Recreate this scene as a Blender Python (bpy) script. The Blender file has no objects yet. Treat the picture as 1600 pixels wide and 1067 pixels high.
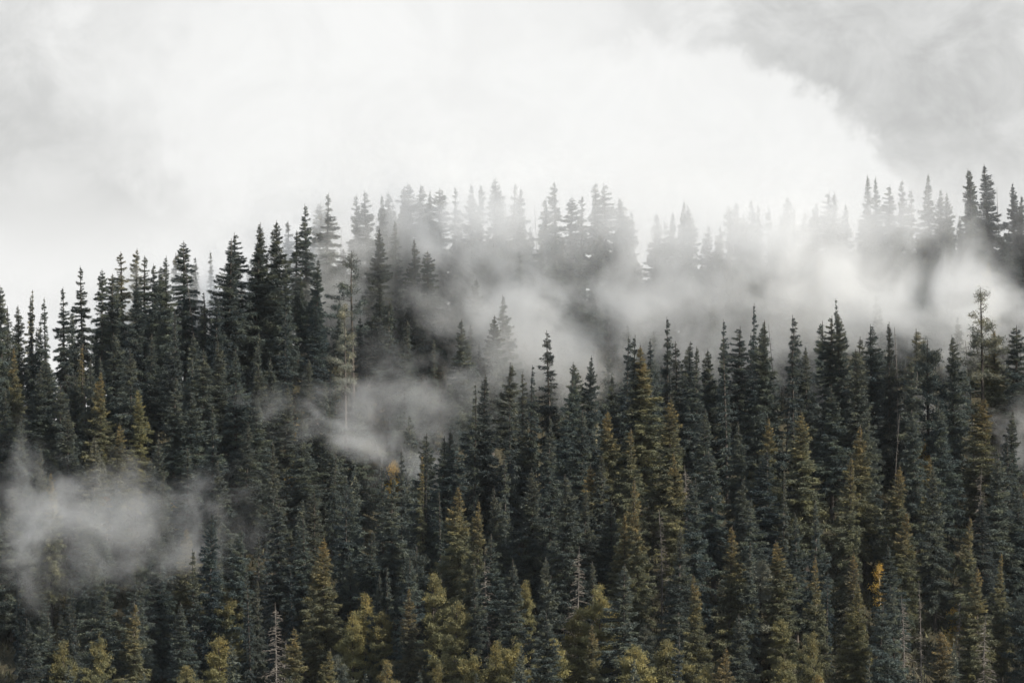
import bpy, math, random
import numpy as np

SC = bpy.context.scene
DENOISE = True
R = math.radians
PI = math.pi

# ------------------------------------------------------------------ camera
F = 800.0 / math.tan(R(7.0))            # photo pixels (1600 wide) per unit tangent
cam_d = bpy.data.cameras.new('camera')
cam = bpy.data.objects.new('camera', cam_d)
SC.collection.objects.link(cam)
cam.location = (0, 0, 0)
cam.rotation_euler = (R(90), 0, 0)
cam_d.sensor_width = 36.0
cam_d.lens = 18.0 / math.tan(R(7.0))
cam_d.clip_start = 0.5
cam_d.clip_end = 6000
SC.camera = cam

# ------------------------------------------------------------------ sky, sun, exposure
SUN_AZ = 114.0        # degrees from +Y (view direction) towards +X
SUN_EL = 30.0
world = bpy.data.worlds.new('World')
SC.world = world
world.use_nodes = True


class NT:
    """small helper to wire node trees"""
    def __init__(self, tree):
        self.t = tree
        self.t.nodes.clear()

    def n(self, kind, **kw):
        nd = self.t.nodes.new(kind)
        for k, v in kw.items():
            setattr(nd, k, v)
        return nd

    def put(self, sock, v):
        if isinstance(v, bpy.types.NodeSocket):
            self.t.links.new(v, sock)
        else:
            sock.default_value = v

    def m(self, op, a, b=0.0, c=0.0, clamp=False):
        nd = self.n('ShaderNodeMath', operation=op, use_clamp=clamp)
        self.put(nd.inputs[0], a)
        self.put(nd.inputs[1], b)
        if len(nd.inputs) > 2:
            self.put(nd.inputs[2], c)
        return nd.outputs[0]

    def vm(self, op, a, b=None):
        nd = self.n('ShaderNodeVectorMath', operation=op)
        self.put(nd.inputs[0], a)
        if b is not None:
            self.put(nd.inputs[1], b)
        return nd

    def rng(self, v, a, b, c, d, smooth=True):
        nd = self.n('ShaderNodeMapRange', interpolation_type='SMOOTHSTEP' if smooth else 'LINEAR')
        self.put(nd.inputs[0], v)
        for i, x in enumerate((a, b, c, d)):
            self.put(nd.inputs[1 + i], x)
        return nd.outputs[0]

    def mix(self, f, a, b):
        nd = self.n('ShaderNodeMix', data_type='RGBA')
        self.put(nd.inputs[0], f)
        self.put(nd.inputs[6], a)
        self.put(nd.inputs[7], b)
        return nd.outputs[2]

    def noise(self, vec, scale, detail=4.0, rough=0.55, dist=0.0):
        nd = self.n('ShaderNodeTexNoise')
        self.put(nd.inputs['Vector'], vec)
        nd.inputs['Scale'].default_value = scale
        nd.inputs['Detail'].default_value = detail
        nd.inputs['Roughness'].default_value = rough
        nd.inputs['Distortion'].default_value = dist
        return nd.outputs[0]

    def link(self, a, b):
        self.t.links.new(a, b)


def build_sky():
    w = NT(world.node_tree)
    out = w.n('ShaderNodeOutputWorld')
    bg = w.n('ShaderNodeBackground')
    geo = w.n('ShaderNodeTexCoord')
    d = geo.outputs['Generated']
    sep = w.n('ShaderNodeSeparateXYZ')
    w.link(d, sep.inputs[0])
    # compass angle and elevation of the sky direction, in degrees
    az = w.m('MULTIPLY', w.m('ARCTAN2', sep.outputs[0], sep.outputs[1]), 180 / PI)
    el = w.m('MULTIPLY', w.m('ARCSINE', sep.outputs[2]), 180 / PI)
    cmb = w.n('ShaderNodeCombineXYZ')
    w.put(cmb.inputs[0], az)
    w.put(cmb.inputs[1], el)
    P = w.vm('ADD', cmb.outputs[0], (SKY_SEED * 17.3, SKY_SEED * 5.9, 0.0)).outputs[0]
    big = w.noise(P, 0.22, 5, 0.55, 0.4)
    fine = w.noise(P, 0.75, 7, 0.64, 0.6)
    puff = w.noise(P, 1.9, 5, 0.6, 0.2)

    # bright cumulus plume that rises behind the ridge: an ellipse with a ragged billowing edge
    def lobe(ca, ce, ra, re, rag):
        dx = w.m('DIVIDE', w.m('SUBTRACT', az, ca), ra)
        dy = w.m('DIVIDE', w.m('SUBTRACT', el, ce), re)
        r = w.m('SQRT', w.m('ADD', w.m('MULTIPLY', dx, dx), w.m('MULTIPLY', dy, dy)))
        r = w.m('ADD', r, w.m('MULTIPLY', w.m('SUBTRACT', fine, 0.5), rag))
        return w.m('ADD', r, w.m('MULTIPLY', w.m('SUBTRACT', puff, 0.5), rag * 0.45))
    plume = w.rng(lobe(1.2, 0.8, 4.5, 3.35, 0.46), 0.93, 1.05, 1.0, 0.0)
    soft = w.rng(lobe(-1.9, 3.2, 3.8, 2.9, 1.1), 0.60, 1.22, 1.0, 0.0)
    grey = w.rng(big, 0.36, 0.64, 0.0, 1.0)
    tex = w.rng(fine, 0.3, 0.7, 0.0, 1.0)
    lo = w.m('ADD', 0.49, w.m('ADD', w.m('MULTIPLY', grey, 0.20), w.m('MULTIPLY', tex, 0.20)))
    veil = w.m('MAXIMUM', plume, soft)
    low = w.rng(w.m('ADD', el, w.m('MULTIPLY', w.m('SUBTRACT', fine, 0.5), 2.2)), 0.6, 2.9, 1.0, 0.0)          # the cloud deck closes towards the ridge
    low = w.m('MULTIPLY', low, w.rng(az, 4.2, 7.5, 1.0, 0.25))
    veil = w.m('MAXIMUM', veil, low)
    lum = w.m('ADD', w.m('MULTIPLY', lo, w.m('SUBTRACT', 1.0, veil)), w.m('MULTIPLY', veil, w.m('ADD', 0.885, w.m('MULTIPLY', tex, 0.06))))
    # overcast sky: luminance climbs smoothly from the horizon to the zenith
    up = w.rng(el, 5.0, 60.0, 1.0, SKY_TOP)
    lum = w.m('MULTIPLY', lum, up)
    col = w.n('ShaderNodeCombineColor')
    cool = w.rng(el, 6.0, 40.0, 0.0, 0.12)      # the deck is thinner and cooler overhead
    w.put(col.inputs[0], w.m('MULTIPLY', lum, w.m('SUBTRACT', 1.0, cool)))
    w.put(col.inputs[1], w.m('MULTIPLY', lum, w.m('SUBTRACT', 1.0, w.m('MULTIPLY', cool, 0.2))))
    w.put(col.inputs[2], w.m('MULTIPLY', lum, w.m('ADD', 0.99, cool)))
    sky = w.n('ShaderNodeTexSky', sky_type='NISHITA', sun_disc=False)
    sky.sun_elevation = R(SUN_EL)
    sky.sun_rotation = R(SUN_AZ)
    sc = w.vm('SCALE', sky.outputs[0])
    sc.inputs['Scale'].default_value = 0.10
    # closed cloud deck in front of the clear sky
    w.put(bg.inputs[0], w.mix(0.97, sc.outputs[0], col.outputs[0]))
    bg.inputs[1].default_value = 0.585
    w.link(bg.outputs[0], out.inputs[0])


SKY_TOP = 1.4
SKY_SEED = 5.0
build_sky()

sd = bpy.data.lights.new('sun', 'SUN')
sd.energy = 5.0
sd.angle = R(2)
sd.color = (1.0, 0.91, 0.77)
sun = bpy.data.objects.new('sun', sd)
SC.collection.objects.link(sun)
sun.rotation_euler = (R(90 - SUN_EL), 0, R(180 - SUN_AZ))
sun.location = (200, 200, 200)

vs = SC.view_settings
vs.view_transform = 'Standard'
vs.look = 'None'
vs.exposure = 0.8
vs.gamma = 1.0
vs.use_curve_mapping = False
SC.render.film_transparent = False
cy = SC.cycles
cy.max_bounces = 10
cy.diffuse_bounces = 2
cy.glossy_bounces = 1
cy.transmission_bounces = 2
cy.transparent_max_bounces = 32
cy.volume_bounces = 8
cy.volume_max_steps = 128
cy.use_denoising = DENOISE
SC.render.filter_size = 1.2
try:
    cy.denoising_prefilter = 'ACCURATE'
    cy.denoising_input_passes = 'RGB_ALBEDO_NORMAL'
except Exception:
    pass

# ------------------------------------------------------------------ terrain
def interp(xs_ys):
    a = np.array(sorted(xs_ys), float)
    return a[:, 0], a[:, 1]


# tree-top lines read from the photograph (photo pixels)
T1 = interp([(-900, 1250), (-300, 1010), (0, 940), (100, 915), (200, 900), (320, 830), (430, 800), (540, 755), (630, 715),
             (690, 685), (750, 610), (860, 560), (1000, 530), (1180, 505), (1300, 500), (1400, 510), (1500, 515),
             (1600, 520), (1900, 500), (2500, 460)])
T2 = interp([(-900, 760), (-300, 580), (0, 482), (130, 430), (290, 385), (430, 350), (520, 312), (650, 292), (780, 285),
             (940, 292), (1010, 325), (1100, 325), (1200, 315), (1300, 300), (1450, 282), (1550, 268), (1900, 250), (2500, 240)])


def smooth_line(T, px, w):
    s = 0
    for k in (-1, -.66, -.33, 0, .33, .66, 1):
        s = s + np.interp(px + k * w, T[0], T[1])
    return s / 7


def depth1(px):
    return np.interp(px, [-300, 0, 800, 1600, 2000], [462, 472, 505, 528, 540])


def depth2(px):
    return np.interp(px, [-300, 0, 450, 700, 1100, 1600, 2000], [575, 584, 602, 622, 640, 655, 665])


def hash_noise(x, y):
    return (np.sin(x * .11 + 1.7) * np.cos(y * .13 + .4) + .6 * np.sin(x * .27 - y * .21 + 2.1) +
            .4 * np.sin(x * .53 + y * .47) + .3 * np.cos(x * .9 - y * .71 + 1.1))


TREE_H = 19.5


def ground(x, y):
    """height of the hillside at x, y (camera eye = 0)"""
    x = np.asarray(x, float)
    y = np.asarray(y, float)
    ys = np.maximum(y, 200.0)
    px = np.clip(800 + F * x / ys, -880, 2480)
    d1 = depth1(px)
    z1 = (533.5 - smooth_line(T1, px, 60)) / F * d1 - TREE_H
    d2 = depth2(px)
    z2 = (533.5 - smooth_line(T2, px, 60)) / F * d2 - TREE_H
    # near spur
    n = np.where(y < d1, z1 - 0.50 * (d1 - y), z1 - 0.42 * (y - d1))
    r = 5.0
    n = np.where(np.abs(y - d1) < 14, n - 0.0 * r, n)
    # far hill
    f = np.where(y < d2, z2 - 0.56 * (d2 - y), z2 - 0.10 * (y - d2))
    g = np.maximum(n, f)
    # blend at gully
    k = 5.0
    h = np.clip(0.5 + 0.5 * (n - f) / k, 0, 1)
    g = f * (1 - h) + n * h + k * h * (1 - h)
    g = np.maximum(g, -118 + 0.01 * y)
    # the slope on which the camera stands, across the valley
    own = -1.75 - 0.62 * np.maximum(y, 0) - 0.15 * np.minimum(y, 0) * -1 * 0
    own = np.where(y < 0, -1.75 - 0.12 * y, own)
    g = np.where(y < 260, np.maximum(own, -118), g)
    return g + 0.55 * hash_noise(x, y) * np.clip(y / 60, 0, 1)


def new_mesh(name, verts, faces=None, tris=None, smooth=False, tint=None):
    me = bpy.data.meshes.new(name)
    if tris is not None:
        nv, nt = len(verts), len(tris)
        me.vertices.add(nv)
        me.vertices.foreach_set('co', np.asarray(verts, np.float32).ravel())
        me.loops.add(nt * 3)
        me.loops.foreach_set('vertex_index', np.asarray(tris, np.int32).ravel())
        me.polygons.add(nt)
        me.polygons.foreach_set('loop_start', np.arange(0, nt * 3, 3, dtype=np.int32))
        me.polygons.foreach_set('loop_total', np.full(nt, 3, np.int32))
        if smooth:
            me.polygons.foreach_set('use_smooth', np.ones(nt, bool))
    else:
        me.from_pydata([tuple(v) for v in verts], [], faces)
        if smooth:
            for p in me.polygons:
                p.use_smooth = True
    if tint is not None:
        at = me.attributes.new('tint', 'FLOAT_COLOR', 'POINT')
        at.data.foreach_set('color', np.asarray(tint, np.float32).ravel())
    me.update()
    me.validate()
    return me


def add(name, me, mat=None, parent=None):
    o = bpy.data.objects.new(name, me)
    SC.collection.objects.link(o)
    if mat is not None and me is not None and not me.materials:
        me.materials.append(mat)
    if parent is not None:
        o.parent = parent
    return o


# ------------------------------------------------------------------ materials
def material(name):
    m = bpy.data.materials.new(name)
    m.use_nodes = True
    return m, NT(m.node_tree)


def foliage_material(name, sunlit_cone, trans=0.22):
    m, t = material(name)
    out = t.n('ShaderNodeOutputMaterial')
    oi = t.n('ShaderNodeObjectInfo')
    at = t.n('ShaderNodeAttribute', attribute_name='tint')
    sep = t.n('ShaderNodeSeparateColor')
    t.link(at.outputs['Color'], sep.inputs[0])
    hgt, rnd, br = sep.outputs
    oa = oi.outputs['Alpha']
    v = t.m('ADD', 0.55, t.m('ADD', t.m('MULTIPLY', rnd, 0.55), t.m('MULTIPLY', br, 0.45)))
    sc = t.vm('SCALE', oi.outputs['Color'])
    t.put(sc.inputs['Scale'], v)
    # boughs differ within one crown: some olive, some bluish
    ol = t.vm('MULTIPLY', sc.outputs[0], (1.38, 1.18, 0.80)).outputs[0]
    mixed = t.mix(t.rng(br, 0.45, 1.0, 0.0, 0.75), sc.outputs[0], ol)
    # some sprays carry paler new growth, some are dry
    c = t.mix(t.rng(rnd, 0.90, 0.97, 0.0, 0.35), mixed, (0.115, 0.095, 0.05, 1))
    # golden sunlight painted into the uppermost whorls, along with cones and rusty shoots
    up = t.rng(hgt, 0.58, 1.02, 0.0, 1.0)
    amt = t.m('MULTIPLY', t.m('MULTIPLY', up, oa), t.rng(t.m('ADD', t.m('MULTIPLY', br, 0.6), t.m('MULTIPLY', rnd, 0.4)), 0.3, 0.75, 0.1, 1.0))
    c = t.mix(amt, c, sunlit_cone)
    df = t.n('ShaderNodeBsdfPrincipled')
    t.put(df.inputs['Base Color'], c)
    df.inputs['Roughness'].default_value = 0.62
    df.inputs['Specular IOR Level'].default_value = 0.28
    tr = t.n('ShaderNodeBsdfTranslucent')
    t.put(tr.inputs[0], c)
    mx = t.n('ShaderNodeMixShader')
    mx.inputs[0].default_value = trans
    t.link(df.outputs[0], mx.inputs[1])
    t.link(tr.outputs[0], mx.inputs[2])
    t.link(mx.outputs[0], out.inputs[0])
    return m


def bark_material(name, a, b, scale=1.5):
    m, t = material(name)
    out = t.n('ShaderNodeOutputMaterial')
    tc = t.n('ShaderNodeTexCoord')
    mp = t.n('ShaderNodeMapping')
    mp.inputs['Scale'].default_value = (3, 3, 0.6)
    t.link(tc.outputs['Object'], mp.inputs[0])
    nz = t.noise(mp.outputs[0], scale, 5, 0.65)
    c = t.mix(t.rng(nz, 0.32, 0.68, 0, 1), a, b)
    oi = t.n('ShaderNodeObjectInfo')
    sc = t.vm('SCALE', c)
    t.put(sc.inputs['Scale'], t.m('ADD', 0.7, t.m('MULTIPLY', oi.outputs['Random'], 0.6)))
    p = t.n('ShaderNodeBsdfPrincipled')
    t.put(p.inputs['Base Color'], sc.outputs[0])
    p.inputs['Roughness'].default_value = 0.9
    p.inputs['Specular IOR Level'].default_value = 0.15
    bp = t.n('ShaderNodeBump')
    bp.inputs['Strength'].default_value = 0.6
    bp.inputs['Distance'].default_value = 0.03
    t.put(bp.inputs['Height'], nz)
    t.link(bp.outputs[0], p.inputs['Normal'])
    t.link(p.outputs[0], out.inputs[0])
    return m


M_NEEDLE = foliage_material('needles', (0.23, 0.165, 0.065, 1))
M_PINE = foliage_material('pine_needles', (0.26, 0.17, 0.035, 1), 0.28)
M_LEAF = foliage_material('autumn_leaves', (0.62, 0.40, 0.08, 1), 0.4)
M_BARK = bark_material('bark', (0.032, 0.028, 0.026, 1), (0.085, 0.075, 0.067, 1))
M_DEAD = bark_material('weathered_dead_wood', (0.06, 0.056, 0.053, 1), (0.17, 0.158, 0.15, 1))
M_TWIG = bark_material('dry_twigs', (0.08, 0.074, 0.068, 1), (0.22, 0.20, 0.18, 1))
M_PALE = bark_material('aspen_bark', (0.22, 0.21, 0.18, 1), (0.5, 0.48, 0.42, 1))


def ground_material():
    m, t = material('forest_floor')
    out = t.n('ShaderNodeOutputMaterial')
    geo = t.n('ShaderNodeNewGeometry')
    p0 = geo.outputs['Position']
    a = t.noise(p0, 0.09, 5, 0.6)
    b = t.noise(p0, 1.3, 6, 0.7)
    c = t.mix(t.rng(b, 0.3, 0.7, 0, 1), (0.022, 0.024, 0.018, 1), (0.060, 0.052, 0.034, 1))
    c = t.mix(t.rng(a, 0.62, 0.72, 0, 0.7), c, (0.18, 0.14, 0.07, 1))
    p = t.n('ShaderNodeBsdfPrincipled')
    t.put(p.inputs['Base Color'], c)
    p.inputs['Roughness'].default_value = 1.0
    p.inputs['Specular IOR Level'].default_value = 0.1
    bp = t.n('ShaderNodeBump')
    bp.inputs['Strength'].default_value = 0.8
    bp.inputs['Distance'].default_value = 0.4
    t.put(bp.inputs['Height'], b)
    t.link(bp.outputs[0], p.inputs['Normal'])
    t.link(p.outputs[0], out.inputs[0])
    return m


M_GROUND = ground_material()

# ------------------------------------------------------------------ hillside sheet
def build_terrain():
    xs = np.concatenate([np.linspace(-1500, -150, 28)[:-1], np.linspace(-150, 150, 101), np.linspace(150, 1500, 28)[1:]])
    ys = np.concatenate([np.linspace(-120, 380, 46)[:-1], np.linspace(380, 720, 114), np.linspace(720, 2600, 40)[1:]])
    X, Y = np.meshgrid(xs, ys)
    Z = ground(X, Y)
    V = np.stack([X, Y, Z], -1).reshape(-1, 3)
    nx, ny = len(xs), len(ys)
    i = np.arange(nx * (ny - 1)).reshape(ny - 1, nx)[:, :-1].ravel()
    tris = np.concatenate([np.stack([i, i + 1, i + nx + 1], 1), np.stack([i, i + nx + 1, i + nx], 1)])
    o = add('hillside', new_mesh('hillside', V, tris=tris, smooth=True), M_GROUND)
    o['kind'] = 'structure'
    o['label'] = 'forested mountain slopes with a gully between them'
    return o


build_terrain()

# ------------------------------------------------------------------ tree prototypes
def unit(v):
    return v / np.maximum(np.linalg.norm(v, axis=-1, keepdims=True), 1e-6)


def tubes(paths, sides):
    """tapered tubes: paths = list of (points Nx3, radii N) -> verts, tris"""
    V, T, off = [], [], 0
    for pts, rad in paths:
        pts = np.asarray(pts, float)
        n = len(pts)
        d = unit(np.gradient(pts, axis=0))
        ref = np.where(np.abs(d[:, 2:3]) > 0.8, np.array([[1., 0, 0]]), np.array([[0, 0, 1.]]))
        u = unit(np.cross(d, ref))
        w = np.cross(d, u)
        a = np.arange(sides) / sides * 2 * PI
        ring = pts[:, None] + np.asarray(rad)[:, None, None] * (np.cos(a)[None, :, None] * u[:, None] + np.sin(a)[None, :, None] * w[:, None])
        V.append(ring.reshape(-1, 3))
        for k in range(n - 1):
            for s in range(sides):
                p, q = k * sides + s, k * sides + (s + 1) % sides
                T.append((off + p, off + q, off + q + sides))
                T.append((off + p, off + q + sides, off + p + sides))
        off += n * sides
    return np.concatenate(V), np.array(T)


def make_branches(rg, H, cb, R0, n, shape, top_el, low_el, gaps, curve):
    """scaffold branches: base height, azimuth, length, elevation, sag"""
    B = []
    per = 5
    lev = (np.arange(n) // per + .5) / (n / per)
    tt = np.clip(lev ** .95 + rg.normal(0, .75 * per / n, n), 0, .995)
    sectors = [(rg.random() * 0.9, rg.random() * 2 * PI, 0.05 + rg.random() * .05, .7 + rg.random() * .5) for _ in range(gaps)]
    ga = rg.random() * 6
    low = rg.random(16) * .55 + .68
    la = rg.random() * 6.28
    lop = rg.uniform(.05, .3)
    for i, t in enumerate(tt):
        az = ga + (i % per) * 2 * PI / per + (i // per) * 1.1 + rg.normal(0, .3)
        L = R0 * shape(t) * (0.62 + 0.58 * rg.random())
        L *= np.interp((t * 9 + 2 * math.sin(az + ga)) % 16, np.arange(16), low)
        L *= 1 + lop * math.cos(az - la)
        skip = False
        for (gt, gaz, gh, gw) in sectors:
            if abs(t - gt) < gh and abs((az - gaz + PI) % (2 * PI) - PI) < gw:
                skip = True
        if skip and rg.random() < .8:
            L *= .45
        el = low_el + (top_el - low_el) * t ** 1.4 + rg.normal(0, .09)
        B.append((H * (cb + (1 - cb) * t * 0.985), az % (2 * PI), max(L, .12), el, curve * (1 - .8 * t), rg.random(), t))
    return np.array(B)


def branch_point(B, s):
    z, az, L, el, sag = B[..., 0], B[..., 1], B[..., 2], B[..., 3], B[..., 4]
    r = L * s * np.cos(el)
    dz = L * (np.sin(el) * s - sag * s ** 1.4 + 0.6 * sag * s ** 3)
    return np.stack([r * np.cos(az), r * np.sin(az), z + dz], -1)


def spray_crown(rg, B, H, nbl, bl, bw, flat=.62, hang=.5, width=.42):
    """needle sprays set along both sides of every branch"""
    wgt = B[:, 2] ** 1.25 + .10
    k = rg.choice(len(B), nbl, p=wgt / wgt.sum())
    b = B[k]
    s = 1 - (rg.random(nbl) ** 1.35) * 0.92
    p = branch_point(b, s)
    p2 = branch_point(b, np.minimum(s + .06, 1.06))
    d = unit(p2 - p)
    side = unit(np.cross(d, np.array([0, 0, 1.])))
    u = rg.uniform(-1, 1, nbl)
    wid = width * b[:, 2] * np.clip((1.06 - s), 0, 1) ** .6 * np.clip(s * 2.2, 0, 1) + .05
    lat = np.round(s * 7) % 2 * .0
    pos = p + side * (u * wid)[:, None] + d * (-.28 * np.abs(u) * wid + lat)[:, None]
    pos[:, 2] -= (hang * .35) * np.abs(u) * wid + np.abs(rg.normal(0, .13, nbl)) * (1 + b[:, 2]) * hang
    dr = d * (.75 + .3 * rg.random(nbl))[:, None] + side * (np.sign(u) * (.35 + .5 * rg.random(nbl)))[:, None]
    dr += rg.normal(0, flat, (nbl, 3))
    dr[:, 2] -= hang * (.2 + .8 * rg.random(nbl))
    return blades(rg, pos, unit(dr), bl, bw, b, H)


def tuft_crown(rg, B, H, nbl, bl, bw, per=26, spread=.2):
    """pine: brushes of long needles bunched at the ends of side shoots"""
    nt = nbl // per
    wgt = B[:, 2] ** 1.3 + .12
    k = rg.choice(len(B), nt, p=wgt / wgt.sum())
    b = B[k]
    s = 1 - rg.random(nt) ** 1.5 * .75
    p = branch_point(b, s)
    d = unit(branch_point(b, np.minimum(s + .06, 1.06)) - p)
    side = unit(np.cross(d, np.array([0, 0, 1.])))
    p = p + side * (rg.uniform(-.42, .42, nt) * b[:, 2] * (1.1 - s))[:, None]
    p[:, 2] += rg.uniform(-.1, .3, nt)
    kk = np.repeat(np.arange(nt), per)
    n = len(kk)
    pos = p[kk] + rg.normal(0, spread, (n, 3)) * np.array([1, 1, .75])
    dr = d[kk] * .35 + rg.normal(0, .6, (n, 3))
    dr[:, 2] += .45
    return blades(rg, pos, unit(dr), bl, bw, b[kk], H, tuft=rg.random(nt)[kk])


def blades(rg, pos, dr, bl, bw, b, H, tuft=None):
    n = len(pos)
    k = np.clip(.38 + .5 * b[:, 2], 0, 1)[:, None]
    l = rg.uniform(bl * .6, bl * 1.3, n)[:, None] * k
    w = rg.uniform(bw * .6, bw * 1.3, n)[:, None] * k
    c = unit(np.cross(dr, unit(rg.normal(0, 1, (n, 3)) + np.array([0, 0, .8]))))
    v0 = pos - c * w * .5 - dr * l * .25
    v1 = pos + c * w * .5 - dr * l * .25
    v2 = pos + dr * l * .75
    V = np.stack([v0, v1, v2], 1).reshape(-1, 3)
    T = np.arange(n * 3).reshape(n, 3)
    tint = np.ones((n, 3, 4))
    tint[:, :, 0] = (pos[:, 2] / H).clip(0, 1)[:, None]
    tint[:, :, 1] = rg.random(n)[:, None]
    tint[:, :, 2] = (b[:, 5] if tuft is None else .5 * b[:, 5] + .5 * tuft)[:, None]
    return V, T, tint.reshape(-1, 4)


def trunk_paths(rg, H, r0, top=1.0, wob=.12, n=12):
    z = np.linspace(-0.6, H * top, n)
    ph = rg.random(2) * 6
    x = wob * np.sin(z / H * 4 + ph[0]) * np.clip(z / H, 0, 1)
    y = wob * np.sin(z / H * 3.2 + ph[1]) * np.clip(z / H, 0, 1)
    t = np.clip(z / (H * 1.02), 0, 1)
    rad = r0 * (1 - t) ** .85 + .012
    rad[0] *= 1.35
    return np.stack([x, y, z], 1), rad


def limb_paths(B, r, upto=.8, every=1):
    out = []
    for b in B[::every]:
        ss = np.array([0, .35, upto]) if b[2] > .5 else np.array([0, upto])
        pts = np.array([branch_point(b, s) for s in ss])
        rr = (r * (.35 + .35 * b[2])) * np.array([1, .7, .25])[-len(ss):]
        out.append((pts, rr))
    return out


def dead_paths(rg, z0, z1, n, L0, r, sub=3, droop=.25):
    out = []
    for i in range(n):
        z = rg.uniform(z0, z1)
        az = rg.random() * 2 * PI
        L = L0 * rg.uniform(.35, 1.1)
        el = rg.normal(-.05, .22)
        d = np.array([math.cos(az) * math.cos(el), math.sin(az) * math.cos(el), math.sin(el)])
        ss = np.array([0, .4, .75, 1.0])
        pts = np.array([0, 0, z]) + d * (ss * L)[:, None]
        pts[:, 2] -= droop * L * ss ** 2 - .12 * L * ss ** 4
        pts[1:, :2] += rg.normal(0, .05 * L, (3, 2))
        out.append((pts, r * np.array([1, .8, .55, .3])))
        for _ in range(sub):
            s = rg.uniform(.35, .95)
            p = np.array([np.interp(s, ss, pts[:, c]) for c in range(3)])
            q = unit(d + rg.normal(0, .55, 3) - np.array([0, 0, .3])) * L * rg.uniform(.15, .4)
            out.append((np.array([p, p + q * .6 + [0, 0, .02], p + q]), r * np.array([.5, .4, .2])))
    return out


PROTO = {}


def conifer(kind, idx, H, cb, R0, n, nbl, shape, top_el=.6, low_el=-.3, gaps=5, curve=.25, bl=.42, bw=.11, style='spray',
            hang=.5, r0=.22, dead=0, deadL=1.6, width=.42, seed=0, **kw):
    rg = np.random.default_rng(1000 + seed * 17 + idx)
    B = make_branches(rg, H, cb, R0, n, shape, top_el, low_el, gaps, curve)
    if style == 'spray':
        V, T, C = spray_crown(rg, B, H, nbl, bl, bw, hang=hang, width=width)
    else:
        V, T, C = tuft_crown(rg, B, H, nbl, bl, bw, **kw)
    crown = new_mesh(kind + '_crown', V, tris=T, tint=C)
    tv, tt = tubes([trunk_paths(rg, H, r0)], 8)
    lv, lt = tubes(limb_paths(B, .045), 3)
    trunk = new_mesh(kind + '_trunk', np.concatenate([tv, lv]), tris=np.concatenate([tt, lt + len(tv)]), smooth=True)
    dd = None
    if dead:
        dv, dt = tubes(dead_paths(rg, H * .08, H * (cb + .22), dead, deadL, .022), 3)
        dd = new_mesh(kind + '_dead_branches', dv, tris=dt)
    PROTO.setdefault(kind, []).append(dict(H=H, crown=crown, trunk=trunk, dead=dd))


def sh_spruce(t):
    return (1 - t) ** .72 * min(1, .62 + 2.2 * t) + .02


def sh_open(t):
    return (1 - t) ** .62 * min(1, .5 + 1.6 * t) + .03


def sh_fir(t):
    return (1 - t) ** .55 * min(1, .7 + 1.2 * t) * .95 + .05


def sh_pine(t):
    return max(0.0, 1 - t ** 2.0) ** .75 * min(1, .55 + 1.8 * t) + .06


for i in range(6):
    conifer('spruce', i, 20, [.10, .16, .08, .2, .12, .14][i], [2.8, 2.5, 3.1, 2.4, 2.7, 2.2][i], [360, 320, 390, 310, 360, 320][i], [40000, 36000, 44000, 33000, 38000, 32000][i], sh_spruce, bl=.36, bw=.08, width=.34,
            gaps=7, seed=1, dead=[24, 30, 16, 46, 22, 34][i], curve=[.25, .3, .2, .28, .35, .25][i])
for i in range(4):
    conifer('open', i, 21, [.20, .26, .14, .22][i], [2.5, 2.2, 2.7, 2.1][i], [215, 190, 240, 195][i], [25000, 21500, 28000, 21500][i], sh_open, top_el=.5,
            low_el=-.45, gaps=9, seed=2, dead=[34, 40, 28, 36][i], curve=.3, bl=.40, bw=.08, r0=.24, width=.36)
for i in range(4):
    conifer('fir', i, 18, [.06, .10, .05, .3][i], [1.3, 1.1, 1.5, .95][i], [220, 190, 240, 150][i], [14000, 12000, 16000, 8500][i], sh_fir, top_el=.35,
            low_el=-.55, gaps=5, seed=3, dead=8, deadL=.8, curve=.2, bl=.34, bw=.10, r0=.17, width=.5)
for i in range(5):
    conifer('pine', i, 15, [.14, .2, .1, .24, .16][i], [2.5, 2.2, 2.8, 2.1, 2.4][i], [84, 76, 96, 70, 82][i], [21000, 19000, 24000, 18000, 21000][i], sh_pine, top_el=1.0,
            low_el=-.05, gaps=6, seed=4, dead=[20, 30, 14, 36, 18][i], curve=.05, bl=.34, bw=.075, style='tuft', r0=.2, per=44, spread=.2)
for i in range(2):   # tall thin-crowned pine with bare bole
    conifer('tallpine', i, 22, [.42, .5][i], [2.4, 2.0][i], [44, 38][i], [5600, 4600][i], sh_pine, top_el=.9, low_el=-.1, gaps=8, seed=5, dead=26, curve=.08,
            bl=.36, bw=.08, style='tuft', r0=.22, per=20, spread=.22)


def snag(i, H, top, n, L, sub, r0):
    rg = np.random.default_rng(7000 + i)
    tv, tt = tubes([trunk_paths(rg, H, r0, top, wob=.25)], 7)
    trunk = new_mesh('dead_trunk', tv, tris=tt, smooth=True)
    P = []
    for k in range(n):
        P += dead_paths(rg, H * .12 + (H * .82) * k / n, H * .12 + (H * .82) * (k + 1) / n, 1, L * (1.05 - .85 * k / n), .03, sub)
    dv, dt = tubes(P, 3)
    br = new_mesh('dead_branches', dv, tris=dt)
    PROTO.setdefault('snag', []).append(dict(H=H, crown=None, trunk=trunk, dead=br))


snag(0, 16, 1, 130, 2.1, 6, .11)
snag(1, 17, 1, 110, 1.7, 5, .10)
snag(2, 18, .97, 34, .8, 2, .085)
snag(3, 15, 1, 160, 2.4, 6, .12)


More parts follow.
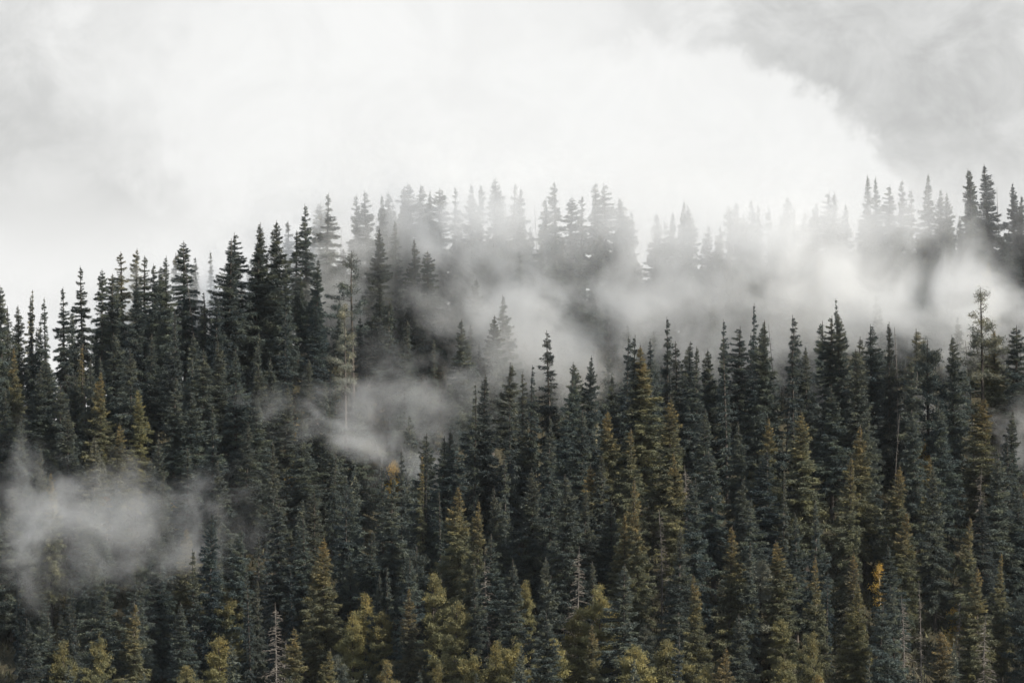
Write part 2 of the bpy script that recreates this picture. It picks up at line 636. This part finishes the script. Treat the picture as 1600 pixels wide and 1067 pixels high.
def aspen(i):
    rg = np.random.default_rng(9100 + i)
    H = 7.0
    B = make_branches(rg, H, .3, 1.3, 40, sh_pine, 1.0, .3, 4, .05)
    n = 1700
    k = rg.choice(len(B), n)
    b = B[k]
    p = branch_point(b, rg.uniform(.3, 1, n)) + rg.normal(0, .22, (n, 3))
    V, T, C = blades(rg, p, unit(rg.normal(0, 1, (n, 3))), .2, .17, b, H)
    crown = new_mesh('aspen_crown', V, tris=T, tint=C)
    tv, tt = tubes([trunk_paths(rg, H, .08)], 6)
    lv, lt = tubes(limb_paths(B, .03, 1.0), 3)
    trunk = new_mesh('aspen_trunk', np.concatenate([tv, lv]), tris=np.concatenate([tt, lt + len(tv)]), smooth=True)
    PROTO.setdefault('aspen', []).append(dict(H=H, crown=crown, trunk=trunk, dead=None))


aspen(0)
aspen(1)
for kind, lst in PROTO.items():
    for p in lst:
        if p['crown']:
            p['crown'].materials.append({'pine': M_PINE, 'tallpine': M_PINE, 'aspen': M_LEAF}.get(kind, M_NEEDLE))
        p['trunk'].materials.append({'snag': M_DEAD, 'aspen': M_PALE}.get(kind, M_BARK))
        if p['dead']:
            p['dead'].materials.append(M_TWIG)

# ------------------------------------------------------------------ trees read from the photograph
# (photo x of the top, photo y of the top, code): s spruce, o open-crowned spruce, f narrow fir, p pine, t tall bare-boled pine, d twiggy snag, b bare pole
# second letter: k dark, g gold-topped (warm sunlight in the colour), y olive, v vivid yellow-green, w pale grey-green, r rusty
FAR_CREST = '''4,445,o 14,478,s 30,476,s 45,452,fw 51,462,f 75,464,f 103,448,ok 132,415,ok 159,419,o 171,427,o 188,393,ow 207,387,ow 215,433,sk 226,399,o
243,411,o 260,399,s 272,395,ow 290,376,o 310,381,b 332,391,fw 323,456,f 352,372,sk 367,363,o 396,346,s 404,360,o 430,344,s 453,344,ow 465,360,o 479,318,o 498,315,ow 512,301,o
534,352,b 538,387,sk 563,303,o 577,297,o 593,303,s 609,299,o 632,291,s 646,285,o 656,287,s 670,297,s 689,293,o 713,291,o 739,287,s 748,288,o 771,277,o 783,300,s 802,285,o 814,293,s
839,315,b 851,309,s 869,283,o 890,307,o 904,305,o 928,283,o 948,285,o 963,313,s 976,307,s 989,330,s 1024,332,s 1038,344,f 1052,330,s 1064,313,s 1072,320,s 1091,336,o 1105,350,s 1127,352,s 1142,319,o
1155,315,s 1168,332,s 1182,311,s 1190,318,f 1202,322,f 1218,328,s 1228,307,o 1237,322,f 1255,330,s 1275,315,s 1289,299,o 1303,301,s 1325,318,s 1353,273,s 1377,275,s 1389,289,o 1409,279,o 1428,295,f 1454,271,s
1468,295,s 1490,300,s 1512,263,s 1524,266,f 1548,256,sk 1570,287,b 1586,285,sk 1600,305,sk'''
FAR_FACE = '''552,395,t 494,476,sk+ 446,486,fk 516,539,fk 540,474,tw 592,443,sk+ 565,494,fk 711,498,s 730,506,f 769,492,s 787,460,s 678,529,f 752,537,f 672,391,o 648,372,s 766,358,s 794,372,o 620,344,s
589,356,s 721,360,s 808,385,o 928,364,o 961,381,f 984,411,f 1003,411,f 1035,401,s 1072,435,f 1090,427,f 20,541,sg 126,541,fg 159,578,sg 236,521,s 215,606,sy 295,612,s 35,655,s 141,681,sw 250,683,s
70,570,s 95,600,o 180,520,s 340,530,s 370,545,s 400,540,s 425,560,s 300,560,o 270,590,s 455,600,s 470,640,s 520,640,s 560,610,s 630,560,s 655,600,s 700,600,s 330,640,s 380,660,s 430,690,s
110,640,s 60,700,s 180,660,sg 10,610,s 290,700,s 340,720,s 240,740,s 150,760,s 20,760,s 480,560,s 608,470,s 640,500,s 850,380,s 880,370,s 905,390,s 870,400,s 1130,400,s 1160,410,s 1190,420,s 1230,400,s
140,562,s 118,585,s 305,520,s 316,545,s 205,548,o 168,556,s 80,560,s 50,575,s 1510,340,s 1535,350,s 1565,370,sk 1590,400,sk 1480,350,s 1440,360,s 1400,350,s'''
GULLY = '''930,476,fw 1100,454,f 1072,480,s 1274,470,s 1360,490,fw 1420,502,fw 1435,474,sw 1340,502,s 800,560,s 700,640,s 660,660,s'''
NEAR_CREST = '''752,584,sk 739,559,f 796,624,fk 864,511,fk 827,570,fk 816,580,f 843,598,b 898,565,s 888,582,s 919,555,sk 971,525,fk 986,523,fk 1000,539,sg 1018,529,fk 1042,494,fk 1058,533,fk 1074,533,fk 1085,541,s
1131,498,fk 1137,525,f 1155,509,ok 1172,521,fk 1178,473,fk 1196,500,f 1200,502,s 1219,498,b 1223,496,b 1239,519,fk 1244,492,fk 1296,492,o 1314,466,f 1318,486,s 1365,506,sk 1392,502,sk 1403,502,b
1452,496,p 1489,523,s 1416,573,b 1535,449,tw 1523,525,b 1558,513,sg 1593,508,o 955,585,s 1110,545,s 1265,540,s 1340,545,s 1425,560,o 1575,560,s'''
NEAR_FACE = '''329,800,sk 370,824,s 305,857,f 104,914,fk 112,916,fk 206,894,fk 166,904,s 211,941,sg 281,941,s 352,920,py 385,908,pg 393,888,fk 98,1003,py 156,990,py 344,996,pv 74,955,s 291,1041,py
628,701,fk 539,744,fk 660,709,fg 665,707,fk 689,681,s 599,730,fk 404,838,fk 437,787,ok 493,771,s 480,808,s 500,875,pg 546,875,p 611,744,s 546,761,s 578,828,s 592,896,s 611,884,f 633,871,s 644,916,sr
679,898,py 705,939,py 572,929,pv 550,957,pv 595,955,py 464,978,sg 404,904,s 730,1017,pv 777,1003,pv 687,1039,py 609,1033,pg 742,880,s 767,834,s 720,757,sg 779,759,s 748,779,sg 638,953,d 763,873,d 515,1013,sy
814,660,s 989,668,sg 1056,705,sg 1159,658,s 1195,650,sg 917,724,sg 943,712,s 984,746,sg 839,730,s 880,740,s 909,761,s 1091,746,s 1163,748,s 958,779,s 999,793,sg 974,802,sg 1056,824,s 1034,795,d 1142,820,sg
1171,847,s 1185,877,pw 851,869,s 976,880,s 927,877,s 935,916,pv 1085,896,sg 905,957,pv 952,939,pv 820,908,py 866,998,pv 988,1009,pv 1042,998,py 1060,992,fk 1132,1009,sr 1099,1041,py 808,998,pv 814,1035,pv 903,853,d
857,957,s 1325,711,sg 1454,711,sg 1401,726,sg 1411,798,sg 1513,806,sg 1276,781,s 1218,843,sg 1282,867,sg 1335,861,sr 1335,908,sy 1565,861,sg 1473,982,sr 1272,990,py 1225,1021,py 1278,1054,pg 1524,885,sg
1440,905,d 1500,930,d 1540,960,d 1410,930,d  430,940,d 445,1000,d 1050,620,sg 1100,640,s 1260,640,sg 1300,600,s 1350,640,s 1430,640,s 1475,620,s 1540,620,sg 1580,640,s 900,640,s 950,640,sg 860,650,s
1545,700,s 1590,760,s 1395,640,b'''
ASPEN = '''75,690,F 88,755,F 167,772,F 270,785,F 462,718,F 615,722,F 1376,884,N 1492,948,N 1440,690,N 465,660,F'''


def parse(s):
    out = []
    for tok in s.split():
        a, b, c = tok.split(',')
        out.append((float(a), float(b), c))
    return out


rnd = random.Random(11)
KIND = {'s': 'spruce', 'o': 'open', 'f': 'fir', 'p': 'pine', 't': 'tallpine', 'd': 'snag', 'b': 'snag'}
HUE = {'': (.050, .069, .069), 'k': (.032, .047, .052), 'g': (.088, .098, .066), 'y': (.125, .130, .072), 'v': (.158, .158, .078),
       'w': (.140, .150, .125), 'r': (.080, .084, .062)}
SUNLIT_CONE = {'': .15, 'k': .04, 'g': .95, 'y': .4, 'v': .5, 'w': .15, 'r': 1.0}  # how strongly sunlit gold and cones colour the crown top
trees = []    # dicts


def world_at(px, py, y):
    return (px - 800) / F * y, (533.5 - py) / F * y


def crest_tree(px, py, code, y, layer):
    x, z = world_at(px, py, y)
    h = z - float(ground(x, y))
    trees.append(dict(x=x, y=y, h=h, code=code, px=px, py=py, layer=layer))


def face_tree(px, py, code, h, y0, y1, layer):
    ys = np.linspace(y0, y1, 160)
    x = (px - 800) / F * ys
    z = (533.5 - py) / F * ys
    e = ground(x, ys) + h - z
    k = np.where(np.sign(e[:-1]) != np.sign(e[1:]))[0]
    i = int(k[0]) if len(k) else int(np.argmin(np.abs(e)))
    y = float(ys[i])
    crest_tree(px, py, code, y, layer)


for px, py, c in parse(FAR_CREST):
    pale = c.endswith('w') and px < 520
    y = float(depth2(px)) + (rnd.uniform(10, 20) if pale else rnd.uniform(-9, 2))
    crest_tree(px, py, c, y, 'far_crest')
for px, py, c in parse(FAR_FACE):
    h = rnd.uniform(17, 21) if c[0] != 'f' else rnd.uniform(14, 18)
    if c[0] == 't':
        h = 22
    face_tree(px, py, c, h, float(depth1(px)) + 30, float(depth2(px)) + 1, 'far_face')
for px, py, c in parse(GULLY):
    crest_tree(px, py, c, float(depth1(px)) + rnd.uniform(16, 26), 'gully')
for px, py, c in parse(NEAR_CREST):
    crest_tree(px, py, c, float(depth1(px)) + rnd.uniform(-9, 3), 'near_crest')
for px, py, c in parse(NEAR_FACE):
    h = rnd.uniform(15, 20)
    if c[0] == 'p':
        h = rnd.uniform(11, 15)
    if c[0] == 'd':
        h = rnd.uniform(13, 16)
    face_tree(px, py, c, h, 395, float(depth1(px)), 'near_face')
for px, py, c in parse(ASPEN):
    if c == 'N':
        face_tree(px, py, 'A', 6.5, 395, float(depth1(px)), 'near_face')
    else:
        face_tree(px, py, 'A', 7.0, float(depth1(px)) + 25, float(depth2(px)), 'far_face')

for t in trees:
    t['hand'] = True
    lim = {'p': (8, 19), 'A': (4, 9), 'f': (9, 24)}.get(t['code'][0], (11, 28))
    if not lim[0] <= t['h'] <= lim[1]:
        t['h'] = min(max(t['h'], lim[0]), lim[1])

# the rest of the wood: scattered on the ground with natural spacing
pts = np.array([(t['x'], t['y']) for t in trees])
pts = list(map(tuple, pts))


def far_enough(x, y, d):
    a = np.array(pts)
    dx = a[:, 0] - x
    dy = (a[:, 1] - y) * .85
    return (dx * dx + dy * dy).min() > d * d


margin = []


def scatter(n, y_lo, y_hi, dist, layer, codes, hmin, hmax):
    for _ in range(n):
        px = rnd.uniform(-190, 1790)
        v = rnd.random()
        lo = y_lo(px)
        hi = y_hi(px)
        y = lo + (hi - lo) * v
        x = (px - 800) / F * y
        if not far_enough(x, y, dist * rnd.uniform(.75, 1.3)):
            continue
        code = rnd.choice(codes)
        h = rnd.uniform(hmin, hmax) * {'p': .75, 'd': .8, 'f': .9}.get(code[0], 1)
        if rnd.random() < .18:
            h *= .65
        top = 533.5 - (float(ground(x, y)) + h) / y * F
        T = T1 if layer.startswith('near') else T2
        lim = np.interp(px, T[0], T[1]) + 18
        if top < lim:
            h -= (lim - top) * y / F
            top = lim
        if h < 7 or top > 1085:
            continue
        pts.append((x, y))
        rec = dict(x=x, y=y, h=h, code=code, px=px, py=top, layer=layer, hand=False)
        if -22 < px < 1622:
            trees.append(rec)
        else:
            margin.append(rec)


scatter(2600, lambda p: 400, lambda p: float(depth1(p)) + 2, 4.3, 'near_face', ['s'] * 7 + ['sg'] * 3 + ['sk'] * 2 + ['f', 'f', 'fk', 'o', 'p', 'p', 'py', 'd'], 14, 20)
scatter(1500, lambda p: float(depth1(p)) + 38, lambda p: float(depth2(p)) + 14, 4.7, 'far_face', ['s'] * 8 + ['sk'] * 3 + ['o', 'o', 'f', 'f', 'fk', 'sg', 'p'], 14, 21)

scatter(1600, lambda p: float(depth2(p)) - 14, lambda p: float(depth2(p)) + 16, 2.9, 'far_face', ['s'] * 5 + ['o', 'f', 'f', 'p', 'p'], 9, 15)

# ------------------------------------------------------------------ build the trees
NAMES = {'spruce': 'spruce_tree', 'open': 'spruce_tree', 'fir': 'fir_tree', 'pine': 'pine_tree', 'tallpine': 'pine_tree', 'snag': 'dead_tree', 'aspen': 'aspen_tree'}
ADJ = {'': 'grey-green', 'k': 'dark', 'g': 'golden-topped', 'y': 'olive', 'v': 'bright yellow-green', 'w': 'pale grey-green', 'r': 'rust-tipped'}
PLACE = {'far_crest': 'on the far ridge crest', 'far_face': 'on the slope across the misty gully', 'gully': 'half sunk in the gully mist',
         'near_crest': 'along the crest of the near slope', 'near_face': 'on the near slope'}
SHAPE = {'spruce': 'conical spruce', 'open': 'thin open-crowned spruce', 'fir': 'narrow spire fir', 'pine': 'bushy round-topped pine', 'tallpine': 'long-trunked pine',
         'snag': 'dead tree', 'aspen': 'small yellow-leaved aspen'}


def build_tree(t):
    c = t['code']
    kind = 'aspen' if c[0] == 'A' else KIND[c[0]]
    hue = c[1:].rstrip('+') if kind != 'aspen' else ''
    lst = PROTO[kind]
    if c[0] == 'b':
        p = lst[2]
    elif c[0] == 'd':
        p = lst[rnd.choice([0, 1, 3])]
    else:
        p = rnd.choice(lst)
    root = bpy.data.objects.new(NAMES[kind], None)
    SC.collection.objects.link(root)
    root.empty_display_size = .5
    s = t['h'] / p['H']
    wide = s ** .75 * rnd.uniform(.92, 1.5) * (.85 if c[0] in 'fdb' else 1)
    t['wide'] = wide / s ** .75
    if c.endswith('+'):
        wide *= 1.25
    root.location = (t['x'], t['y'], float(ground(t['x'], t['y'])))
    root.scale = (wide, wide * rnd.uniform(.92, 1.08), s)
    lean = .02 if c[0] != 'b' else .05
    root.rotation_euler = (rnd.gauss(0, lean), rnd.gauss(0, lean), rnd.uniform(0, 2 * PI))
    for nm, me in (('trunk', p['trunk']), ('crown', p['crown']), ('dead_branches', p['dead'])):
        if me is None:
            continue
        o = bpy.data.objects.new(nm, me)
        SC.collection.objects.link(o)
        o.parent = root
        if nm == 'dead_branches':
            o['kind'] = 'stuff'
        if nm == 'crown':
            if kind == 'aspen':
                o.color = (.36, .26, .07, .35)
            else:
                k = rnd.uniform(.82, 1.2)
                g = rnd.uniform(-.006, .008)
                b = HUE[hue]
                o.color = (b[0] * k + g, b[1] * k + g * .6, b[2] * k, min(1, SUNLIT_CONE[hue] * rnd.uniform(.7, 1.2)))
    t['root'] = root
    t['kind'] = kind
    t['hue'] = hue


def pick_individuals():
    """rough visibility, front to back on a coarse grid: trees wholly hidden are left out; about 300 spruces,
    those that show largest, stand as things of their own; the rest join the wood"""
    gw, gh, q = 520, 330, 4.0
    seen = np.zeros((gh, gw), bool)
    for t in sorted(trees + margin, key=lambda t: t['y']):
        hp = t['h'] / t['y'] * F
        r0 = (t['py'] - 0) / q
        n = max(int(hp * .9 / q), 1)
        tot = vis = 0
        wmax = {'f': .10, 'd': .05, 'b': .02}.get(t['code'][0], .20) * hp / q / 1.6
        for k in range(n):
            row = int(r0 + k)
            if not 0 <= row < gh:
                continue
            w = max(wmax * min(1, (k + .5) / n * 1.5), .5)
            a = int((t['px'] + 200) / q - w)
            b = int((t['px'] + 200) / q + w) + 1
            a, b = max(a, 0), min(b, gw)
            if b <= a:
                continue
            if row < 267:
                vis += int((~seen[row, a:b]).sum())
            tot += b - a
            seen[row, a:b] = True
        t['vis'] = vis
    for t in [t for t in trees if t['vis'] < 5 and not t['hand']]:
        trees.remove(t)
        if t['layer'] == 'far_face' and t['y'] > float(depth2(t['px'])) - 8:
            margin.append(t)      # closes the gaps between the ridge trees
    sp = [t for t in trees if t['code'][0] in 'so']
    sp.sort(key=lambda t: (not t['hand'], -t['vis']))
    for t in sp[298:]:
        trees.remove(t)
        margin.append(t)


pick_individuals()
for t in trees:
    build_tree(t)


def slope_part(t):
    """how far up its slope a tree stands"""
    if t['layer'] == 'near_face':
        d = float(depth1(t['px'])) - t['y']
        return 'high on the near slope' if d < 22 else ('midway up the near slope' if d < 52 else 'low on the near slope')
    if t['layer'] == 'far_face':
        d = float(depth2(t['px'])) - t['y']
        return 'just under the far ridge' if d < 14 else ('high above the misty gully' if d < 34 else 'deep across the misty gully')
    if t['layer'] == 'far_crest':
        p = t['px']
        return ('on the clear shoulder of the far ridge' if p < 460 else 'on the misty hump of the far ridge' if p < 1000 else
                'on the fog-veiled saddle of the far ridge' if p < 1340 else 'where the far ridge climbs out of the mist')
    return PLACE[t['layer']]


def label_trees():
    odd = [t for t in trees if t['kind'] in ('snag', 'aspen', 'tallpine') or t['hue'] in ('r', 'v', 'w')]
    for t in trees:
        kind, hue = t['kind'], t['hue']
        size = 'tall' if t['h'] > 20 else ('short' if t['h'] < 13.5 else ('mid-height' if t['h'] < 17 else 'tallish'))
        girth = 'slim' if t['wide'] < 1.02 else ('broad' if t['wide'] > 1.22 else '')
        where = slope_part(t)
        if kind == 'snag':
            lab = f"{size} {'bare dead pole with short stubs' if t['code'][0] == 'b' else 'grey dead tree bristling with twigs'} {where}"
        elif kind == 'aspen':
            lab = f'small yellow-leaved aspen {where}'
        else:
            shape = {'spruce': 'spruce', 'open': 'open-crowned spruce', 'fir': 'spire-thin fir', 'pine': 'bushy pine', 'tallpine': 'long-trunked pine'}[kind]
            lab = ' '.join(f'{size} {girth} {ADJ[hue]} {shape} {where}'.split())
        best, near = 6.0, None
        for m in odd:
            if m is not t:
                d = math.hypot(m['x'] - t['x'], m['y'] - t['y'])
                if d < best:
                    best, near = d, m
        if near is not None:
            k = near['kind']
            what = {'aspen': 'a yellow aspen', 'tallpine': 'a long-trunked pine'}.get(k)
            if k == 'snag':
                what = 'a bare pole' if near['code'][0] == 'b' else 'a twiggy dead tree'
            if what is None:
                what = {'r': 'a rust-tipped spruce', 'v': 'a yellow-green pine', 'w': 'a pale tree'}[near['hue']]
            if len((lab + ' beside ' + what).split()) <= 16:
                lab += f' beside {what}'
        t['root']['label'] = lab
        t['root']['category'] = 'tree'
        t['root']['group'] = {'spruce': 'spruces', 'open': 'spruces', 'fir': 'firs', 'pine': 'pines', 'tallpine': 'pines', 'snag': 'dead trees', 'aspen': 'aspens'}[kind] + ' ' + PLACE[t['layer']]


label_trees()


# woods that go on beyond both edges of the view: one mass
def build_margin():
    V, T, C, off = [], [], [], 0
    cache = {}
    for kind in ('spruce', 'fir', 'pine', 'open'):
        me = PROTO[kind][0]['crown']
        n = len(me.vertices)
        co = np.empty(n * 3, np.float32)
        me.vertices.foreach_get('co', co)
        tc = np.empty(n * 4, np.float32)
        me.attributes['tint'].data.foreach_get('color', tc)
        co = co.reshape(-1, 3, 3)
        pick = np.arange(len(co)) % 6 == 0
        c0 = co[pick]
        mid = c0.mean(1, keepdims=True)
        c0 = mid + (c0 - mid) * 2.15
        cache[kind] = (c0.reshape(-1, 3), tc.reshape(-1, 3, 4)[pick].reshape(-1, 4), PROTO[kind][0]['H'])
    for t in margin:
        kind = KIND[t['code'][0]]
        if kind not in cache:
            kind = 'spruce'
        c, tc, H = cache[kind]
        s = t['h'] / H
        a = rnd.uniform(0, 6.28)
        rot = np.array([[math.cos(a), -math.sin(a), 0], [math.sin(a), math.cos(a), 0], [0, 0, 1]])
        V.append((c * s) @ rot.T + np.array([t['x'], t['y'], float(ground(t['x'], t['y']))]))
        T.append(np.arange(len(c)).reshape(-1, 3) + off)
        C.append(tc)
        off += len(c)
    o = add('forest', new_mesh('forest', np.concatenate(V), tris=np.concatenate(T), tint=np.concatenate(C)), M_NEEDLE)
    o.color = (*HUE[''], .2)
    o['kind'] = 'stuff'
    o['label'] = 'dense spruce forest going on beyond the slope in view'


build_margin()


# low growth on the forest floor: one mass of tufts
def build_undergrowth():
    rg = np.random.default_rng(5)
    n = 46000
    y = np.where(rg.random(n) < .65, rg.uniform(400, 530, n), rg.uniform(530, 660, n))
    x = (rg.uniform(-150, 1750, n) - 800) / F * y
    z = ground(x, y)
    m = 3
    base = np.repeat(np.stack([x, y, z], 1), m, 0) + rg.normal(0, .3, (n * m, 3)) * [1, 1, 0]
    d = unit(rg.normal(0, .6, (n * m, 3)) + [0, 0, 1.0])
    b = np.zeros((n * m, 7))
    b[:, 5] = rg.random(n * m)
    b[:, 2] = 1.5
    V, T, C = blades(rg, base + [0, 0, .15], d, 1.1, .3, b, 1e6)
    o = add('undergrowth', new_mesh('undergrowth', V, tris=T, tint=C), M_NEEDLE)
    o.color = (.050, .054, .036, 0)
    o['kind'] = 'stuff'
    o['label'] = 'low scrub and grass under the trees'


build_undergrowth()

# ------------------------------------------------------------------ mist and haze
def mist_material(name, dens, scale, lo, hi, seed, stretch=(1, 1, 1.05), detail=4.0):
    m, t = material(name)
    out = t.n('ShaderNodeOutputMaterial')
    tc = t.n('ShaderNodeTexCoord')
    geo = t.n('ShaderNodeNewGeometry')
    ob = tc.outputs['Object']
    r = t.vm('LENGTH', ob).outputs['Value']
    mp = t.n('ShaderNodeMapping')
    mp.inputs['Location'].default_value = (seed * 13.7, seed * 7.1, seed * 3.3)
    mp.inputs['Scale'].default_value = stretch
    t.link(geo.outputs['Position'], mp.inputs[0])
    nz = t.noise(mp.outputs[0], scale, detail, 0.64, 0.35)
    fall = t.rng(r, 0.1, 0.98, 1.0, 0.0)
    # ragged: noise threshold falls off towards the rim of the bank
    v = t.m('SUBTRACT', nz, t.m('MULTIPLY', t.m('SUBTRACT', 1.0, fall), 0.28))
    d = t.m('MULTIPLY', t.m('MULTIPLY', t.rng(v, lo, hi, 0.0, 1.0), t.m('POWER', fall, 0.5)), dens)
    pv = t.n('ShaderNodeVolumePrincipled')
    pv.inputs['Color'].default_value = (0.975, 0.985, 0.995, 1)
    pv.inputs['Anisotropy'].default_value = 0.4
    t.put(pv.inputs['Density'], d)
    t.link(pv.outputs[0], out.inputs['Volume'])
    return m


def ico(sub=2):
    import bmesh
    bm = bmesh.new()
    bmesh.ops.create_icosphere(bm, subdivisions=sub, radius=1.0)
    me = bpy.data.meshes.new('mist_bank')
    bm.to_mesh(me)
    bm.free()
    return me


# photo x, y of the centre, depth, half sizes (m), tilt (deg, falling to the east), density, noise scale, lo, hi, what it is
MIST = [
    (1060, 345, 592, 66, 15, 21, 2, .050, .06, .12, .62, 'broad thin veil of mist hanging before the far ridge'),
    (1400, 462, 614, 54, 13, 15, 9, .24, .08, .30, .60, 'thick white mist bank filling the gully behind the near crest'),
    (1150, 520, 548, 36, 7, 13, 0, .08, .10, .32, .66, 'mist pooled behind the narrow firs of the near crest'),
    (1130, 480, 608, 36, 12, 18, 0, .08, .085, .30, .62, 'pale mist standing among the trees of the far slope above the gully'),
    (850, 515, 594, 34, 11, 21, 0, .21, .095, .31, .64, 'white mist rising out of the gully between the two slopes'),
    (720, 580, 562, 34, 7, 17, -18, .10, .12, .33, .68, 'thin mist sinking into the hollow below the gully'),
    (650, 430, 606, 36, 8, 20, -10, .22, .11, .34, .64, 'torn mist drifting among the trees of the far slope'),
    (680, 312, 606, 48, 9, 15, 0, .18, .09, .28, .62, 'thin veil of mist over the tops of the ridge trees'),
    (1140, 360, 620, 58, 11, 17, 0, .13, .09, .28, .62, 'pale mist veiling the long ridge line'),
    (1400, 320, 634, 36, 9, 13, 8, .14, .09, .30, .64, 'thin mist around the pointed spruces of the ridge'),
    (475, 490, 602, 22, 8, 19, 0, .30, .11, .30, .62, 'mist glowing between the spruce trunks of the ridge'),
    (270, 470, 607, 46, 8, 15, -14, .34, .085, .28, .58, 'mist standing behind the open spruces of the ridge shoulder'),
    (565, 675, 545, 28, 6, 14, 8, .17, .13, .38, .74, 'grey wisp of mist curling over the spruces in the hollow'),
    (170, 825, 522, 44, 6, 17, 6, .16, .12, .35, .72, 'low grey wisp lying in the hollow below the dark slope'),
    (45, 800, 524, 14, 5, 17, 25, .16, .13, .37, .72, 'small streak of mist rising along the dark slope'),
    (1590, 690, 518, 12, 5, 11, 0, .26, .14, .36, .66, 'puff of mist between the crest trees'),
    (1400, 630, 536, 24, 5, 13, 0, .15, .13, .38, .66, 'faint mist threading the trees below the crest'),
]


def build_mist():
    base = ico()
    for i, (px, py, y, rx, ry, rz, tilt, dens, sc, lo, hi, lab) in enumerate(MIST):
        x, z = world_at(px, py, y)
        me = base.copy()
        o = add('mist_bank', me, mist_material('mist', dens, sc, lo, hi, i + 1))
        o.location = (x, y, z)
        o.scale = (rx, ry, rz)
        o.rotation_euler = (0, R(tilt), 0)
        o['kind'] = 'stuff'
        o['label'] = lab


def build_haze():
    m, t = material('haze')
    out = t.n('ShaderNodeOutputMaterial')
    pv = t.n('ShaderNodeVolumePrincipled')
    pv.inputs['Color'].default_value = (0.86, 0.94, 1.0, 1)
    pv.inputs['Density'].default_value = 0.00002
    pv.inputs['Anisotropy'].default_value = 0.2
    t.link(pv.outputs[0], out.inputs['Volume'])
    x0, x1, y0, y1, z0, z1 = -1520, 1520, -140, 2620, -420, 150
    v = [(x, y, z) for z in (z0, z1) for y in (y0, y1) for x in (x0, x1)]
    f = [(0, 2, 3, 1), (4, 5, 7, 6), (0, 1, 5, 4), (2, 6, 7, 3), (0, 4, 6, 2), (1, 3, 7, 5)]
    o = add('haze', new_mesh('haze', v, faces=f), m)
    o['kind'] = 'stuff'
    o['label'] = 'pale haze hanging in the mountain air'


build_mist()
build_haze()
print('TRIS', sum(len(m.polygons) for m in bpy.data.meshes))
print('TREES', len(trees), len(bpy.data.meshes), 'margin', len(margin), {k: sum(t['kind'] == k for t in trees) for k in PROTO})
